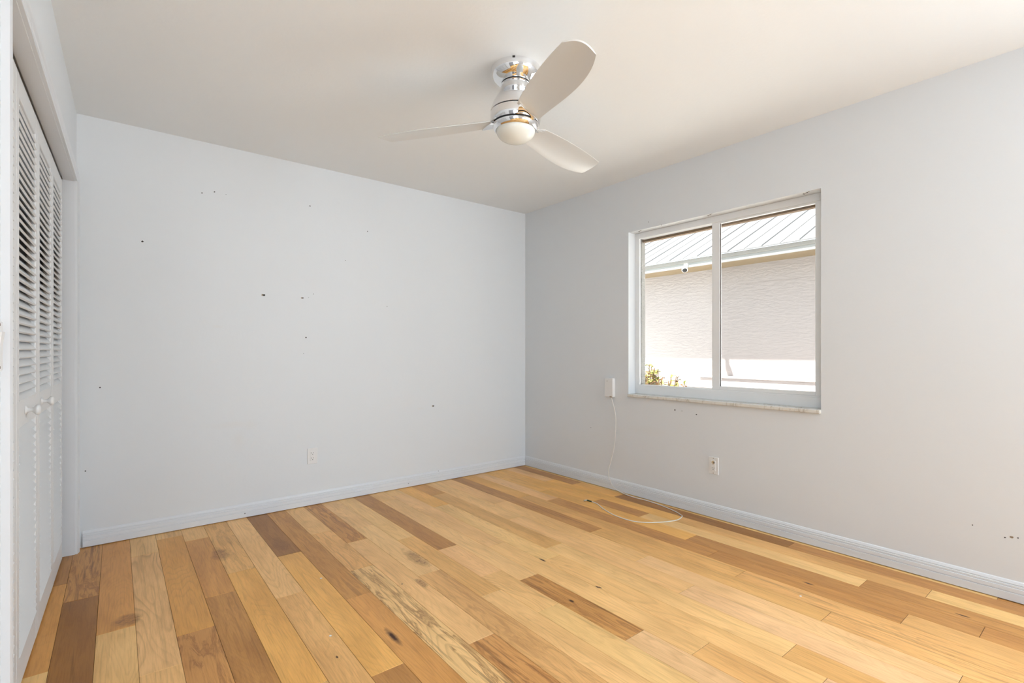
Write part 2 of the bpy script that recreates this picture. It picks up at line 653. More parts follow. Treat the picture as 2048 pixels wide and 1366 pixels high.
# ------------------------------------------------------------------ room shell
mb = MB().box((-1.1, YREAR - .2, ZC), (XR + .183, YB + .15, ZC + .15))
tag(mb.build('ceiling', M_ceil), 'plain white painted ceiling with the fan on it', 'ceiling', kind='structure')

# far wall with nail holes and a few anchors left in the plaster
mb = MB().box((-.9, YB, -.1), (XR + .183, YB + .15, ZC))
for i, (x, y, r) in enumerate(((285, 483, .006), (404, 386, .004), (429, 384, .004), (620, 412, .005), (735, 463, .004), (528, 590, .007),
                               (606, 596, .005), (627, 588, .003), (612, 675, .006), (691, 521, .003), (867, 812, .006), (200, 775, .004),
                               (171, 942, .004), (774, 613, .003), (452, 389, .002), (607, 707, .002), (617, 595, .002))):
    p = pt(x, y)
    if y in (590, 812, 596):
        mb.disc((p.x - .008, YB, p.z), (0, -1, 0), r * 1.2, 9, .0004, 0.9, 2, i + 50)
    mb.disc((p.x, YB, p.z), (0, -1, 0), r, 8, .0008, 0.9, 1, i)
tag(mb.build('wall_back', [M_wall_b, M_hole, M_chip]), 'long white far wall dotted with old nail holes', 'wall', kind='structure')

# right wall with the window opening
mb = MB()
xi, xm, xo = XR, 3.245, 3.29
SY0, SY1, SZ0, SZ1 = -2.32, -.58, .78, 2.34  # added opening behind the camera, goes with the side fill lamp
mb.box((xi, SY1, -.1), (xm, WY0, ZC))
mb.box((xi, YREAR - .2, -.1), (xm, SY0, ZC))
mb.box((xi, SY0, -.1), (xm, SY1, SZ0))
mb.box((xi, SY0, SZ1), (xm, SY1, ZC))
mb.box((xi, WY1, -.1), (xm, YB, ZC))
mb.box((xi, WY0, -.1), (xm, WY1, WZ0))
mb.box((xi, WY0, WZ1), (xm, WY1, ZC))
oy0, oy1, oz0, oz1 = 1.13, 2.43, .80, 1.995
mb.box((xm, SY1, -.3), (xo, oy0, ZC + .1), 1)
mb.box((xm, YREAR - .2, -.3), (xo, SY0, ZC + .1), 1)
mb.box((xm, SY0, -.3), (xo, SY1, SZ0), 1)
mb.box((xm, SY0, SZ1), (xo, SY1, ZC + .1), 1)
mb.box((xm, oy1, -.3), (xo, YB + .15, ZC + .1), 1)
mb.box((xm, oy0, -.3), (xo, oy1, oz0), 1)
mb.box((xm, oy0, oz1), (xo, oy1, ZC + .1), 1)
for i, (x, y, r) in enumerate(((1350, 820, .005), (1364, 822, .003), (1393, 829, .005), (1323, 450, .003), (1297, 444, .003), (2010, 1075, .003),
                               (2036, 1076, .003), (1182, 855, .003), (1945, 1050, .003))):
    p = ptx(x, y)
    mb.disc((XR, p.y, p.z), (-1, 0, 0), r, 8, .0008, .9, 2, i + 20)
p = ptx(2023, 1074)
mb.disc((XR, p.y, p.z), (-1, 0, 0), .006, 8, .0008, .8, 3, 5)
# flaked plaster where blind brackets came off under the opening's head
for yy, s in ((2.36, 1), (1.79, 2), (1.19, 3)):
    for q in range(4):
        mb.disc((XR + .012 + .008 * q, yy + .012 * (q - 1.5), WZ1), (0, 0, -1), .006 + .003 * (q % 2), 7, .001, .6, 2 if q % 2 else 3, s * 7 + q)
tag(mb.build('wall_right', [M_wall_r, M_stucco_own, M_hole, M_chip]), 'white wall on the right that holds the window', 'wall', kind='structure')

# left wall around the closet opening (built in the wall's own skewed frame)
CY0, CY1, CZ = 1.70, 3.59, 2.03
mb = MB()
HY0, HY1 = -2.2, 1.15                      # made-up doorway, unseen, added to cut bounce off this wall
mb.box((-.11, YREAR - .2, -.1), (0, HY0, ZC))
mb.box((-.11, HY1, -.1), (0, CY0 - .018, ZC))
mb.box((-.11, HY0, 2.1), (0, HY1, ZC))
mb.box((-.11, CY1 + .018, -.1), (0, YB, ZC))
mb.box((-.11, CY0 - .018, CZ + .018), (0, CY1 + .018, ZC))
tag(mb.build('wall_left', M_wall, M=LW), 'white wall at the left edge above and beside the closet', 'wall', kind='structure')

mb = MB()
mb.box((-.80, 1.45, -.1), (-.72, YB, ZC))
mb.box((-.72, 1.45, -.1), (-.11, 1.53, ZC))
mb.box((-1.0, YREAR - .2, -.1), (-.92, 1.45, ZC), 1)  # wall of the added hall, kept grey to limit bounce
tag(mb.build('wall_closet', [M_dark, plain('added_hall_grey', (0.25, 0.26, 0.28, 1), 0.7)], M=LW), 'inside walls of the closet behind the slats, shade painted near black', 'wall', kind='structure')

mb = MB()
RX0, RX1, RZ1 = 1.05, 2.95, 2.25
mb.box((-1.0, YREAR - .2, -.1), (RX0, YREAR, ZC))
mb.box((RX1, YREAR - .2, -.1), (XR, YREAR, ZC))
mb.box((RX0, YREAR - .2, RZ1), (RX1, YREAR, ZC))
tag(mb.build('wall_rear', M_wall), 'white wall behind the camera with a wide glazed opening', 'wall', kind='structure')

# baseboards: moulded profile with two grooves, mitred in the corner
PROF = [(0, .004), (.015, .004), (.015, .038), (.0105, .0395), (.0105, .0425), (.0140, .044), (.0135, .060), (.0085, .0615), (.0085, .0645), (.0110, .066), (.0105, .072), (.0065, .0735), (.0065, .0765), (.0085, .078),
        (.004, .089), (0, .092)]


def sweep(mb, rows):
    n = len(rows[0])
    vs = [p for r in rows for p in r]
    fs = []
    for i in range(len(rows) - 1):
        for k in range(n - 1):
            fs.append((i * n + k, i * n + k + 1, (i + 1) * n + k + 1, (i + 1) * n + k))
    fs.append(tuple(range(n)))
    fs.append(tuple((len(rows) - 1) * n + k for k in reversed(range(n))))
    mb.add(vs, fs)


xs = XL0 - .0005 + .003
mb = MB()
sweep(mb, [[(-.15, YB - t, z) for t, z in PROF], [(XR - t, YB - t, z) for t, z in PROF]])
for i, (x, y) in enumerate(((877, 942), (817, 967), (490, 1027))):
    q = on_y(x, y, YB - .015)
    mb.disc((q.x, YB - .0152, q.z), (0, -1, 0), .004, 7, .0004, .7, 1, i)
tag(mb.build('baseboard_back', [M_trim, M_hole]), 'white grooved baseboard along the far wall', 'baseboard', kind='structure')
mb = MB()
sweep(mb, [[(XR - t, YREAR, z) for t, z in PROF], [(XR - t, YB - t, z) for t, z in PROF]])
tag(mb.build('baseboard_right', M_trim), 'white grooved baseboard below the window wall', 'baseboard', kind='structure')

# closet casing and jambs
mb = MB()
CAS = [(.004, 0), (.004, .011), (.012, .013), (.016, .0125), (.022, .0155), (.042, .018), (.050, .0165), (.056, .015), (.057, 0)]
rows = [[(t, CY0 - w_, .001) for w_, t in CAS], [(t, CY0 - w_, CZ + w_) for w_, t in CAS],
        [(t, CY1 + w_, CZ + w_) for w_, t in CAS], [(t, CY1 + w_, .001) for w_, t in CAS]]
sweep(mb, rows)
mb.box((-.11, CY0 - .018, .001), (.0005, CY0, CZ + .018))
mb.box((-.11, CY1, .001), (.0005, CY1 + .018, CZ + .018))
mb.box((-.048, CY0, CZ), (.0005, CY1, CZ + .018))
tag(mb.build('trim_1', M_trim, M=LW, smooth=30), 'white moulded casing framing the closet opening', 'door casing', kind='structure')


# ------------------------------------------------------------------ louvred bifold closet doors
def slats(z0, z1, y0, y1, name, parent):
    mb = MB()
    pitch = .0283
    n = int(round((z1 - z0) / pitch))
    for i in range(n):
        zc = z0 + (i + .5) * (z1 - z0) / n
        M = Matrix.Translation((-.014, 0, zc)) @ Matrix.Rotation(math.radians(52), 4, 'Y')
        mb.box((-.0225, y0 - .004, -.0033), (.0225, y1 + .004, .0033), 0, M)
    return mb.build(name, M_door, parent)


def door_panel(parent, y0, y1, knob_y=None):
    """front face at local x = 0, thickness .028 behind it"""
    st = .050
    mb = MB()
    zb, zt = .012, CZ - .022
    mb.box((-.028, y0, zb), (0, y0 + st, zt))
    mb.box((-.028, y1 - st, zb), (0, y1, zt))
    for a, b in ((zb, .118), (.857, .948), (1.932, zt)):
        mb.box((-.028, y0 + st, a), (-.0005, y1 - st, b))
    p = mb.build('door_panel', M_door, parent, bevel=.003)
    slats(.118, .857, y0 + st, y1 - st, 'louver_slats', p)
    slats(.948, 1.932, y0 + st, y1 - st, 'louver_slats', p)
    if knob_y:
        M = Matrix.Translation((0, knob_y, .905)) @ Matrix.Rotation(math.pi / 2, 4, 'Y')
        k = MB().lathe([(.015, 0), (.013, .003), (.008, .006), (.007, .016), (.010, .021), (.017, .026), (.0185, .031), (.016, .036),
                        (.008, .039), (0, .0395)], 28, M=M)
        k.build('knob', M_door, p, smooth=50)
    return p


DOORM = LW @ Matrix.Translation((-.046, 0, 0))
d1 = empty('door_1', DOORM)
door_panel(d1, 1.712, 2.196)
door_panel(d1, 2.200, 2.656, 2.37)
tag(d1, 'white louvred bifold closet door nearest the camera, its knob lower in view', 'closet door', kind='structure')
d2 = empty('door_2', DOORM)
door_panel(d2, 2.660, 3.104, 2.755)
door_panel(d2, 3.107, 3.532)
tag(d2, 'white louvred bifold closet door nearer the far wall', 'closet door', kind='structure')
for d in (d1, d2):
    for ch in d.children:
        ch.matrix_parent_inverse = Matrix.Identity(4)

# ------------------------------------------------------------------ window
win = empty('window_1', loc=(XR, (WY0 + WY1) / 2, WZ0))
tag(win, 'white two pane sliding window looking out on a neighbouring house', 'window', kind='structure')


def wpart(mb, name, mat, parent=win, bevel=.002, **kw):
    for i, v in enumerate(mb.v):
        pass
    o = mb.build(name, mat, None, bevel=bevel, **kw)
    o.parent = parent
    o.matrix_parent_inverse = parent.matrix_world.inverted() if parent.type == 'EMPTY' else Matrix.Identity(4)
    return o


bpy.context.view_layer.update()
fx0, fx1 = 3.19, 3.25
mb = MB()
mb.box((fx0, WY1 - .040, WZ0 + .012), (3.206, WY1, WZ1))             # far jamb
mb.box((fx0, WY0, WZ0 + .012), (fx1, WY0 + .026, WZ1))             # near jamb
mb.box((fx0, WY0 + .026, 1.983), (fx1, WY1 - .040, WZ1))           # head
mb.box((fx0, WY0 + .026, WZ0 + .012), (fx1, WY1 - .040, .846))     # bottom rail
mb.box((fx0 - .006, WY0 + .004, WZ0 + .012), (fx0, WY1 - .030, .838))
wpart(mb, 'window_frame', M_vinyl)
# fixed pane in the outer track
o = wpart(MB().box((3.232, 1.80, .846), (3.236, 2.4295, 1.983)), 'fixed_pane', M_glass, bevel=None)
# sliding sash in the inner track
mb = MB()
sx0, sx1 = 3.196, 3.222
mb.box((sx0, 1.756, .846), (sx1, 1.811, 1.985))
mb.box((sx0, WY0 + .026, .846), (sx1, WY0 + .062, 1.985))
mb.box((sx0, WY0 + .062, .846), (sx1, 1.756, .868))
mb.box((sx0, WY0 + .062, 1.972), (sx1, 1.756, 1.985))
sash = wpart(mb, 'sliding_sash', M_vinyl)
o = MB().box((3.207, WY0 + .062, .868), (3.211, 1.756, 1.972)).build('sash_pane', M_glass, sash)
mb = MB()
mb.box((3.2045, 1.751, .868), (3.2065, 1.756, 1.972))
mb.box((3.2045, WY0 + .062, .868), (3.2065, WY0 + .064, 1.972))
o = mb.build('sash_gasket', M_gasket, sash)
mb = MB()
for zz in (1.16, 1.52):
    mb.box((sx1 - .004, 1.811, zz), (sx1 + .008, 1.817, zz + .05))
    mb.tube([(sx1, 1.816, zz - .005), (sx1 - .004, 1.822, zz - .012), (sx1, 1.816, zz - .02)], .003, 6)
mb.build('sash_latch', M_vinyl, sash)
# insect screen outside the sliding half
mb = MB()
mb.add([(3.2435, WY0 + .03, .846), (3.2435, 1.80, .846), (3.2435, 1.80, 1.983), (3.2435, WY0 + .03, 1.983)], [(0, 1, 2, 3)])
wpart(mb, 'insect_screen', M_screen, bevel=None)
mb = MB().box((xm + .0055, oy0, 1.966), (xo + .002, oy1, oz1))  # brown strip along the underside of the outer lintel
wpart(mb, 'head_strip', M_head)
mb = MB().box((XR - .018, WY0 - .0, WZ0 - .010), (fx1, WY1 + .0, WZ0 + .012))
wpart(mb, 'marble_sill', M_marble, bevel=.004)
mb = MB().box((xm, oy0, oz0 - .02), (xo + .04, oy1, oz0 + .01))
wpart(mb, 'outer_sill', M_stucco_own, bevel=.004)

# rear glazed opening (behind the camera)
rw = empty('window_2', loc=((RX0 + RX1) / 2, YREAR, 0))
tag(rw, 'wide white glazed door behind the camera', 'window', kind='structure')
bpy.context.view_layer.update()
mb = MB()
ya, yb = YREAR - .12, YREAR - .06
mb.box((RX0, ya, 0), (RX0 + .06, yb, RZ1))
mb.box((RX1 - .06, ya, 0), (RX1, yb, RZ1))
mb.box(((RX0 + RX1) / 2 - .04, ya, .06), ((RX0 + RX1) / 2 + .04, yb, RZ1 - .06))
mb.box((RX0 + .06, ya, RZ1 - .06), (RX1 - .06, yb, RZ1))
mb.box((RX0 + .06, ya, 0), (RX1 - .06, yb, .06))
wpart(mb, 'door_frame', M_vinyl, rw)

sw3 = empty('added_window', loc=(XR, (SY0 + SY1) / 2, SZ0))  # invented window frame around the side fill lamp
tag(sw3, 'unseen white framed window added in the right wall for the side fill', 'window', kind='structure')
bpy.context.view_layer.update()
mb = MB()
mb.box((3.19, SY0, SZ0), (3.25, SY0 + .05, SZ1))
mb.box((3.19, SY1 - .05, SZ0), (3.25, SY1, SZ1))
mb.box((3.19, (SY0 + SY1) / 2 - .03, SZ0 + .05), (3.25, (SY0 + SY1) / 2 + .03, SZ1 - .05))
mb.box((3.19, SY0 + .05, SZ0), (3.25, SY1 - .05, SZ0 + .05))
mb.box((3.19, SY0 + .05, SZ1 - .05), (3.25, SY1 - .05, SZ1))
wpart(mb, 'window_frame', M_vinyl, sw3)

# ------------------------------------------------------------------ ceiling fan
FX, FY = 1.480, 1.831
fan = empty('ceiling_fan', loc=(FX, FY, ZC))
tag(fan, 'polished chrome ceiling fan with three brushed blades and an opal light bowl', 'ceiling fan')
z = lambda h: h + CAMH - ZC          # height above camera -> below ceiling
MB().lathe([(.117, z(1.3319)), (.1172, z(1.312)), (.115, z(1.303)), (.1085, z(1.291)), (.0975, z(1.280)), (.085, z(1.2715)), (.0745, z(1.2665)), (.068, z(1.265)),
            (.066, z(1.2655))], 72).build('canopy', M_chrome, fan, smooth=40)
MB().lathe([(.062, z(1.268)), (.062, z(1.2595))], 48).build('neck_gap', M_black, fan, smooth=40)
MB().lathe([(.066, z(1.2625)), (.0682, z(1.260)), (.0695, z(1.248)), (.0735, z(1.232)), (.0805, z(1.214)), (.0925, z(1.196)), (.1055, z(1.1745)), (.1145, z(1.153)),
            (.118, z(1.1400)), (.1182, z(1.1335)), (.1165, z(1.1325))], 72).build('housing', M_chrome, fan, smooth=40)
MB().lathe([(.1125, z(1.135)), (.1125, z(1.124))], 48).build('housing_gap', M_black, fan, smooth=40)
MB().lathe([(.1165, z(1.1275)), (.1188, z(1.1265)), (.1205, z(1.110)), (.1195, z(1.094)), (.1155, z(1.0785)), (.1125, z(1.0728)), (.110, z(1.0725))], 72
           ).build('motor_band', M_chrome, fan, smooth=40)
MB().lathe([(.1035, z(1.075)), (.1035, z(1.064))], 48).build('motor_gap', M_black, fan, smooth=40)
MB().box((-.006, -.1185, z(1.3315)), (.006, -.1168, z(1.3235)), 0, Matrix.Rotation(math.radians(-43), 4, 'Z')).build('canopy_slot', M_black, fan)
ring = MB().lathe([(.106, z(1.0675)), (.1095, z(1.066)), (.108, z(1.058)), (.1035, z(1.0495)), (.0975, z(1.0435)), (.0945, z(1.0425)), (.0935, z(1.046))], 72
                  ).build('light_ring', M_chrome, fan, smooth=40)
prof = []
for i in range(15):
    t = i / 14 * math.pi / 2
    prof.append((.0925 * math.cos(t) if i < 14 else 0.0, z(1.0445) - .058 * math.sin(t)))
MB().lathe(prof, 64).build('light_bowl', M_opal, ring, smooth=60)

BZ, BTH, BAL = z(1.0855), 4.1727, -.2262


def blade_parts(k):
    t = BTH + k * 2 * math.pi / 3
    er = Vector((math.cos(t), math.sin(t), 0))
    et = Vector((-math.sin(t), math.cos(t), 0))
    c = et * math.cos(BAL) + Vector((0, 0, math.sin(BAL)))
    nrm = er.cross(c)
    O = Vector((0, 0, BZ))
    NR, NS = 26, 14
    lo = lambda r: .2233 * r * r + .0047 * r - .0255
    hi = lambda r: -1.0385 * r ** 3 + .7325 * r * r + .145 * r + .0797
    top, bot = [], []
    for i in range(NR + 1):
        for j in range(NS + 1):
            f = j / NS
            ra = .170 - .080 * f - .03 * f * (1 - f) * 2
            rb = .652 + .030 * 4 * f * (1 - f) * .75 - .008 * f
            r = ra + (rb - ra) * i / NR
            s = lo(r) + (hi(r) - lo(r)) * f
            camber = .010 * 4 * f * (1 - f)
            P = O + er * r + c * s + nrm * camber
            edge = min(f, 1 - f) * NS
            th = .0030 if edge > 0.5 else .0012
            top.append(P + nrm * th)
            bot.append(P - nrm * th)
    n = NS + 1
    vs = top + bot
    q = len(top)
    fs = []
    for i in range(NR):
        for j in range(NS):
            a = i * n + j
            fs.append((a, a + 1, a + n + 1, a + n))
            fs.append((q + a, q + a + n, q + a + n + 1, q + a + 1))
    for i in range(NR):
        for j in (0, NS):
            a = i * n + j
            fs.append((a, a + n, q + a + n, q + a))
    for j in range(NS):
        for i in (0, NR):
            a = i * n + j
            fs.append((a, a + 1, q + a + 1, q + a))
    mb = MB().add(vs, fs)
    b = mb.build('blade', M_brushed, fan, smooth=50)
    # chrome blade holder between motor band and blade root
    mb = MB()
    ts, bs = [], []
    for i in range(7):
        for j in range(9):
            f = j / 8
            ra, rb = .070, .180 - .080 * f - .03 * f * (1 - f) * 2
            r = ra + (rb - ra) * i / 6
            s = (lo(rb) + .006) + (hi(rb) - lo(rb) - .012) * f
            s = .010 + (s - .010) * (.66 + .14 * i / 6)
            P = O + er * r + c * s + nrm * (.010 * 4 * f * (1 - f))
            ts.append(P - nrm * .0035)
            bs.append(P - nrm * (.0125 - .004 * i / 6))
    n = 9
    q = len(ts)
    fs = []
    for i in range(6):
        for j in range(8):
            a = i * n + j
            fs.append((a, a + 1, a + n + 1, a + n))
            fs.append((q + a, q + a + n, q + a + n + 1, q + a + 1))
    for i in range(6):
        for j in (0, 8):
            a = i * n + j
            fs.append((a, a + n, q + a + n, q + a))
    for j in range(8):
        for i in (0, 6):
            a = i * n + j
            fs.append((a, a + 1, q + a + 1, q + a))
    mb.add(ts + bs, fs)
    mb.build('blade_holder', M_chrome, b, smooth=35)


for k in range(3):
    blade_parts(k)


# ------------------------------------------------------------------ outlets, switch, wall box, cable
def rot_to(normal):
    """local +Z out of the wall, local +Y up"""
    nz = Vector(normal)
    ny = Vector((0, 0, 1))
    nx = ny.cross(nz)
    return Matrix((nx, ny, nz)).transposed().to_4x4()


def rounded_plate(mb, w_, h, t, r=.004, lip=.003, mat=0, z0=0.0):
    def ringp(dx, zz):
        pts = []
        for (sx, sy, a0) in ((1, 1, 0), (-1, 1, 90), (-1, -1, 180), (1, -1, 270)):
            for q in range(5):
                a = math.radians(a0 + q * 22.5)
                pts.append((sx * (w_ / 2 - r) + (r - dx) * math.cos(a), sy * (h / 2 - r) + (r - dx) * math.sin(a), zz))
        return pts
    rows = [ringp(0, z0), ringp(0, z0 + t - lip), ringp(lip * .35, z0 + t - lip * .3), ringp(min(lip, r * .95), z0 + t)]
    vs = [p for r_ in rows for p in r_]
    n = 20
    fs = []
    for i in range(3):
        for k in range(n):
            fs.append((i * n + k, i * n + (k + 1) % n, (i + 1) * n + (k + 1) % n, (i + 1) * n + k))
    fs.append(tuple(3 * n + k for k in range(n)))
    fs.append(tuple(reversed(range(n))))
    mb.add(vs, fs, mat)


def outlet(name, loc, normal, label, scorched=False):
    e = empty(name, Matrix.Translation(loc) @ rot_to(normal))
    tag(e, label, 'outlet', 'wall outlets')

    def child(mb, nm, mat, parent=None, **kw):
        o = mb.build(nm, mat, None, **kw)
        o.parent = parent or e
        return o
    mb = MB()
    rounded_plate(mb, .070, .114, .0055)
    child(mb, 'cover_plate', M_plastic, smooth=18)
    mb = MB()
    rounded_plate(mb, .0335, .0675, .0085, .002, .001, 0, .0002)
    rec = child(mb, 'receptacle', M_plastic, smooth=18)
    mb = MB()
    for sgn in (1, -1):
        for sx, hh in ((-.0064, .0085), (.0064, .007)):
            x0, y0 = sx, sgn * .0185 + .004
            mb.box((x0 - .0012, y0 - hh / 2, .0075), (x0 + .0012, y0 + hh / 2, .0091))
        mb.lathe([(.0028, .0075), (.0028, .0091), (0, .0091)], 12, (0, sgn * .0185 - .0065, 0))
    child(mb, 'slots', M_slot, rec)
    for sgn in (1, -1):
        mb = MB().lathe([(.0032, .0052), (.003, .0062), (0, .0064)], 14, (0, sgn * .0485, 0))
        child(mb, 'screw', M_plastic if not scorched else M_chip, smooth=40)
    if scorched:
        mb = MB().disc((0, .0225, .0088), (0, 0, 1), .0115, 14, .0002, 1.0, 0, 3)
        child(mb, 'scorch_mark', M_scorch, rec)
        mb = MB()
        mb.box((.003, .0165, .0090), (.010, .0285, .0094))
        child(mb, 'melted_hole', M_slot, rec)
    return e


pO = on_y(624.5, 911.5, YB)
outlet('wall_outlet', (pO.x, YB, .353), (0, -1, 0), 'clean white duplex wall outlet low on the far wall')
pO = on_x(1427.5, 932, XR)
outlet('wall_outlet', (XR, pO.y, .346), (-1, 0, 0), 'white duplex wall outlet with a scorched upper socket, under the window', True)

# rocker switch by the closet casing
sw = empty('light_switch', LW @ Matrix.Translation((0, 1.598, 1.119)) @ rot_to((1, 0, 0)))
tag(sw, 'white rocker light switch on the left wall beside the closet casing', 'light switch')
mb = MB()
rounded_plate(mb, .070, .114, .0055)
o = mb.build('cover_plate', M_plastic, None, smooth=18)
o.parent = sw
mb = MB()
mb.add([(-.0165, -.033, .005), (.0165, -.033, .005), (.0165, .033, .005), (-.0165, .033, .005),
        (-.0165, -.033, .0065), (.0165, -.033, .0065), (.0165, 0, .0075), (-.0165, 0, .0075), (.0165, .033, .0115), (-.0165, .033, .0115)],
       [(0, 1, 5, 4), (1, 2, 8, 6, 5), (2, 3, 9, 8), (3, 0, 4, 7, 9), (4, 5, 6, 7), (7, 6, 8, 9)])
o = mb.build('rocker', M_plastic, None, bevel=.0008)
o.parent = sw
for sgn in (1, -1):
    o = MB().lathe([(.0032, .0052), (.003, .0062), (0, .0064)], 14, (0, sgn * .0485, 0)).build('screw', M_chip, None, smooth=40)
    o.parent = sw

# small white wall box beside the window
bx = empty('wall_box', Matrix.Translation((XR, 2.627, .815)) @ rot_to((-1, 0, 0)))
tag(bx, 'small blank white plastic box on the wall left of the window', 'wall box')
mb = MB()
rounded_plate(mb, .086, .152, .028, .008, .006)
o = mb.build('housing', M_plastic, None, smooth=18)
o.parent = bx
o = MB().lathe([(.003, .0275), (.003, .0287), (0, .0287)], 12, (-.014, .052, 0)).build('screw', M_slot, None)
o.parent = bx
o = MB().box((.010, -.0765, .004), (.034, -.066, .0285)).build('cable_port', M_chip, None, bevel=.002)
o.parent = bx

M_cord = plain('cord_white', (0.80, 0.78, 0.74, 1), 0.45)
M_green = plain('dark_green_plastic', (0.01, 0.045, 0.025, 1), 0.4)
M_steel = metal('plug_steel', (.6, .6, .6, 1), .3)
pts = [(XR - .014, 2.606, .742), (XR - .016, 2.604, .725)]
for (x, y, off) in ((1231, 830, .010), (1231, 868, .008), (1227, 900, .010), (1221, 925, .012), (1217, 942, .018)):
    q = on_x(x, y, XR - off)
    pts.append((XR - off, q.y, q.z))
q = on_x(1219, 958, XR - .024)
pts.append((XR - .024, q.y, q.z))
q = on_x(1230, 977, XR - .030)
pts.append((XR - .030, q.y, max(.02, q.z)))
for (x, y) in ((1260, 992), (1300, 1003), (1340, 1018), (1361, 1029), (1363.5, 1034), (1350, 1041), (1310, 1045), (1270, 1043), (1235, 1033),
               (1210, 1020), (1195, 1008), (1183, 1003)):
    q = on_z(x, y, .0035)
    pts.append((min(q.x, XR - .022), q.y, .0035))
cbl = MB().tube(catmull(pts, 8), .0030, 8).build('cable', M_cord, None, smooth=60)
tag(cbl, 'thin white cable dropping from the wall box and looping across the floor', 'cable')
qa, qb, qc = on_z(1183, 1003, .005), on_z(1174, 1000.5, .005), on_z(1168, 1001.5, .005)
o = MB().tube(catmull([qa, (qa + qb) / 2 + Vector((0, .004, 0)), qb], 5), .0052, 10).build('connector_boot', M_green, None, smooth=40)
o.parent = cbl
o['label'] = 'dark green plug end'
o2 = MB().tube([qb, qc], .0058, 10).build('plug', M_steel, None, smooth=40)
o2.parent = cbl

# specks of dried paint lying on the boards
for i, (x, y, lab) in enumerate(((1601, 1192.5, 'white paint fleck on the boards nearest the right wall'),
                                 (661, 1272, 'white paint fleck on a reddish board in the foreground'),
                                 (642, 1157, 'white paint fleck on a brown board left of the middle'))):
    q = on_z(x, y, 0)
    mb = MB()
    r_ = random.Random(i)
    top = [(q.x + r_.uniform(.004, .006) * math.cos(a), q.y + r_.uniform(.004, .006) * math.sin(a), .0018) for a in (0, 1.1, 2.2, 3.2, 4.2, 5.2)]
    vs = [(a, b, .0002) for a, b, _ in top] + top
    mb.add(vs, [tuple(range(5, -1, -1)), tuple(range(6, 12))] + [(k, (k + 1) % 6, 6 + (k + 1) % 6, 6 + k) for k in range(6)])
    tag(mb.build('paint_fleck', M_plastic), lab, 'paint fleck', 'paint flecks on the floor')

# ------------------------------------------------------------------ outside: ground, neighbouring house, step wall, camera, shrub
M_ground = stucco('pale_gravel', (0.80, 0.80, 0.79, 1), 0.6, 30.0)
M_house = stucco('cream_stucco', (0.445, 0.412, 0.402, 1), 0.30, 20.0, 0.03)
M_roof = plain('white_metal_roof', (0.18, 0.182, 0.185, 1), 0.4, var=0.02)
M_rib = plain('roof_rib_grey', (0.19, 0.192, 0.195, 1), 0.5)
M_fascia = plain('fascia_white', (0.36, 0.37, 0.355, 1), 0.5, var=0.02)
M_drip = plain('drip_edge_cream', (0.33, 0.32, 0.29, 1), 0.5, var=0.03)
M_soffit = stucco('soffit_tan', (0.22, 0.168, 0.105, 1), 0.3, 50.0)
GZ = -.18
mb = MB().box((3.29, -14, GZ - .1), (14, 14, GZ)).box((-8, -14, GZ - .1), (3.29, YREAR - .25, GZ))
tag(mb.build('ground', M_ground), 'pale ground between the window and the neighbouring house', 'ground', kind='structure')

HX, EX = 6.75, 6.30
house = empty('house', loc=(HX, 3.5, GZ))
tag(house, 'neighbouring cream stucco house with a white ribbed metal roof', 'house')
bpy.context.view_layer.update()


def hpart(mb, name, mat, **kw):
    o = mb.build(name, mat, None, **kw)
    o.parent = house
    o.matrix_parent_inverse = house.matrix_world.inverted()
    return o


hpart(MB().box((HX, -4, GZ), (HX + .2, 12, 2.40)), 'wall', M_house)
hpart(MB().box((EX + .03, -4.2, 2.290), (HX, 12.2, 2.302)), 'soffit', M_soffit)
hpart(MB().box((EX, -4.2, 2.287), (EX + .03, 12.2, 2.349)), 'fascia', M_fascia, bevel=.003)
hpart(MB().box((EX - .012, -4.2, 2.349), (EX + .03, 12.2, 2.396)), 'drip_edge', M_drip, bevel=.003)
slope = .49
mb = MB()
x0, x1 = EX - .03, 11.0
z0 = 2.400
y0, y1 = -4.3, 12.3
L = x1 - x0
mb.add([(x0, y0, z0), (x1, y0, z0 + slope * L), (x1, y1, z0 + slope * L), (x0, y1, z0),
        (x0, y0, z0 + .012), (x1, y0, z0 + slope * L + .012), (x1, y1, z0 + slope * L + .012), (x0, y1, z0 + .012)],
       [(0, 3, 2, 1), (4, 5, 6, 7), (0, 1, 5, 4), (1, 2, 6, 5), (2, 3, 7, 6), (3, 0, 4, 7)], 0)
roof = hpart(mb, 'roof', M_roof)
mb = MB()
SP = .4385
yk = 2.458 - SP * 14
i = 0
while yk < y1:
    if yk > y0:
        for (yy, ww, hh) in ((yk, .008, .016), (yk + SP / 2, .005, .009)):
            zz = z0 + .012
            prof = [(yy - ww, 0), (yy - ww * .45, hh), (yy + ww * .45, hh), (yy + ww, 0)]
            vs = [(x0 - (.01 if hh > .02 else 0), a, zz + b) for a, b in prof] + [(x1, a, zz + slope * L + b) for a, b in prof]
            mb.add(vs, [(0, 1, 5, 4), (1, 2, 6, 5), (2, 3, 7, 6), (0, 3, 2, 1), (4, 5, 6, 7)])
    yk += SP
o = mb.build('roof_ribs', M_rib, None)
o.parent = roof

# stepped low wall at the foot of the house
low = empty('low_wall', loc=(6.5, 2, GZ))
tag(low, 'low stepped cream masonry wall at the foot of the neighbouring house', 'low wall')
bpy.context.view_layer.update()
for nm, a, b in (('lower_step', (6.28, -3, GZ), (6.46, 3.97, .605)), ('lower_cap', (6.262, -3, .605), (6.46, 3.985, .625)),
                 ('upper_step', (6.46, -3, GZ), (6.74, 3.84, .735)), ('upper_cap', (6.445, -3, .735), (6.74, 3.855, .757))):
    o = MB().box(a, b).build(nm, M_house, None, bevel=.006)
    o.parent = low
    o.matrix_parent_inverse = low.matrix_world.inverted()

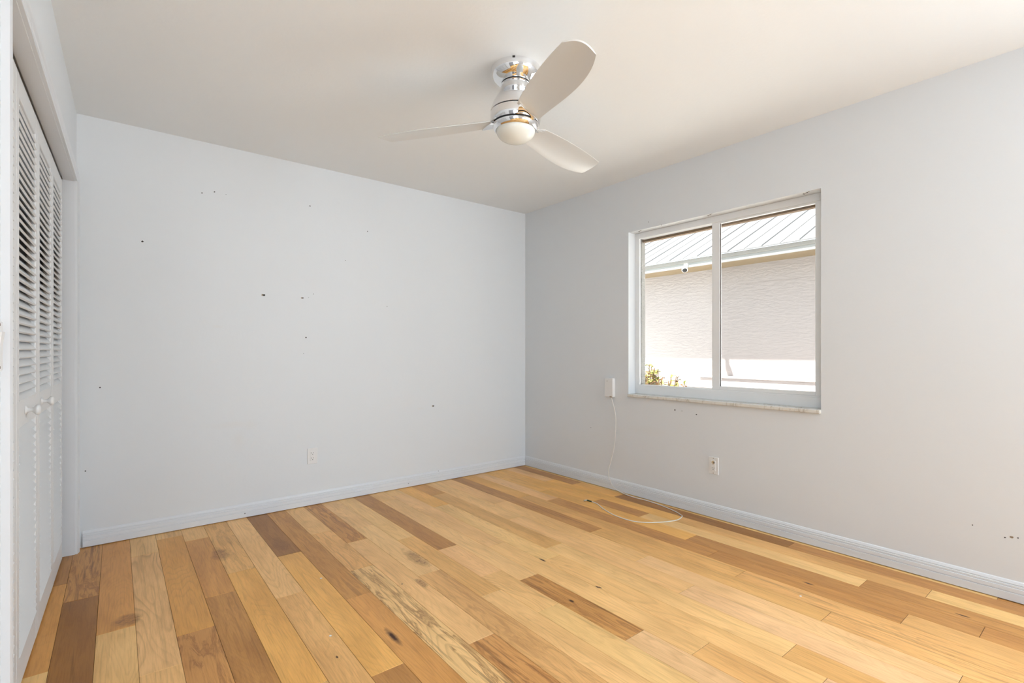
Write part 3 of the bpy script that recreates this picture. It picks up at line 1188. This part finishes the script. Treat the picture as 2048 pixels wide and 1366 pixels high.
# security camera under the eave
pc = on_x(1369, 546, 6.25)
sc = empty('security_camera', loc=(6.298, pc.y, 2.30))
tag(sc, 'small white security camera with a dark lens under the neighbouring eave', 'security camera')
yc, zc = 0, pc.z - 2.30
o = MB().box((-.018, -.028, -.010), (.0, .028, .040)).build('mount_plate', M_plastic, sc, bevel=.004)
o = MB().tube([(-.015, 0, .005), (-.045, 0, -.012), (-.05, -.005, -.03)], .018, 12).build('arm', M_plastic, sc, smooth=40)
D = Vector((-.62, -.40, -.55)).normalized()
Mc = Matrix.Translation((-.048, -.004, -.045)) @ D.to_track_quat('Z', 'Y').to_matrix().to_4x4()
o = MB().lathe([(0, -.055), (.022, -.05), (.036, -.032), (.041, -.008), (.041, .020), (.037, .028), (.033, .028)], 32, M=Mc).build('body', M_plastic, sc, smooth=40)
o = MB().lathe([(.034, .024), (.030, .036), (.018, .044), (0, .047)], 32, M=Mc).build('lens', M_slot, sc, smooth=50)


# shrub with long yellow-green and bronze leaves
def leaf(mb, base, d, length, width, mat, rnd):
    d = Vector(d).normalized()
    side = d.cross(Vector((0, 0, 1)))
    if side.length < .1:
        side = Vector((0, 1, 0))
    side.normalize()
    side = (side + Vector((0, 0, rnd.uniform(-.5, .5)))).normalized()
    up = side.cross(d).normalized()
    vs, fs = [], []
    n = 6
    for i in range(n + 1):
        t = i / n
        p = Vector(base) + d * (length * t) - Vector((0, 0, 1)) * (length * .35 * t * t)
        wd = width * math.sin(math.pi * min(1, .06 + t * .94)) ** .8 * .5
        vs += [p - side * wd + up * wd * .4, p, p + side * wd + up * wd * .4]
    for i in range(n):
        a = i * 3
        fs += [(a, a + 1, a + 4, a + 3), (a + 1, a + 2, a + 5, a + 4)]
    mb.add(vs, fs, mat)


shr = empty('shrub', loc=(5.6, 4.05, GZ))
tag(shr, 'leafy shrub with yellow green and bronze leaves outside the left pane', 'shrub')
rnd = random.Random(5)
stems, leaves = MB(), MB()
for i in range(70):
    px = rnd.uniform(-.38, .38)
    py = rnd.uniform(-.62, .34)
    tall = 1.09 - .28 * max(0, (.1 - py)) / .6 - .5 * abs(px) * .3 + rnd.uniform(-.10, .07)
    b = Vector((px * .5, py * .6, 0))
    t = Vector((px, py, tall))
    mid = (b + t) / 2 + Vector((rnd.uniform(-.03, .03), rnd.uniform(-.03, .03), .03))
    stems.tube(catmull([b, mid, t], 4), .006, 5)
    for k in range(13):
        f = rnd.uniform(.55, 1.0)
        base = mid.lerp(t, max(0, (f - .5) * 2))
        a = rnd.uniform(0, 6.28)
        up = rnd.uniform(.1, 1.3)
        leaf(leaves, base, (math.cos(a), math.sin(a), up), rnd.uniform(.07, .14), rnd.uniform(.022, .036), rnd.choice((0, 0, 0, 1, 1, 2)), rnd)
M_leaf_g = plain('leaf_yellow_green', (0.25, 0.27, 0.045, 1), 0.45, var=.2)
M_leaf_b = plain('leaf_bronze', (0.20, 0.105, 0.045, 1), 0.45, var=.2)
M_leaf_d = plain('leaf_olive', (0.12, 0.13, 0.03, 1), 0.45, var=.2)
stems.build('stems', M_leaf_b, shr)
leaves.build('leaves', [M_leaf_g, M_leaf_b, M_leaf_d], shr, smooth=60)
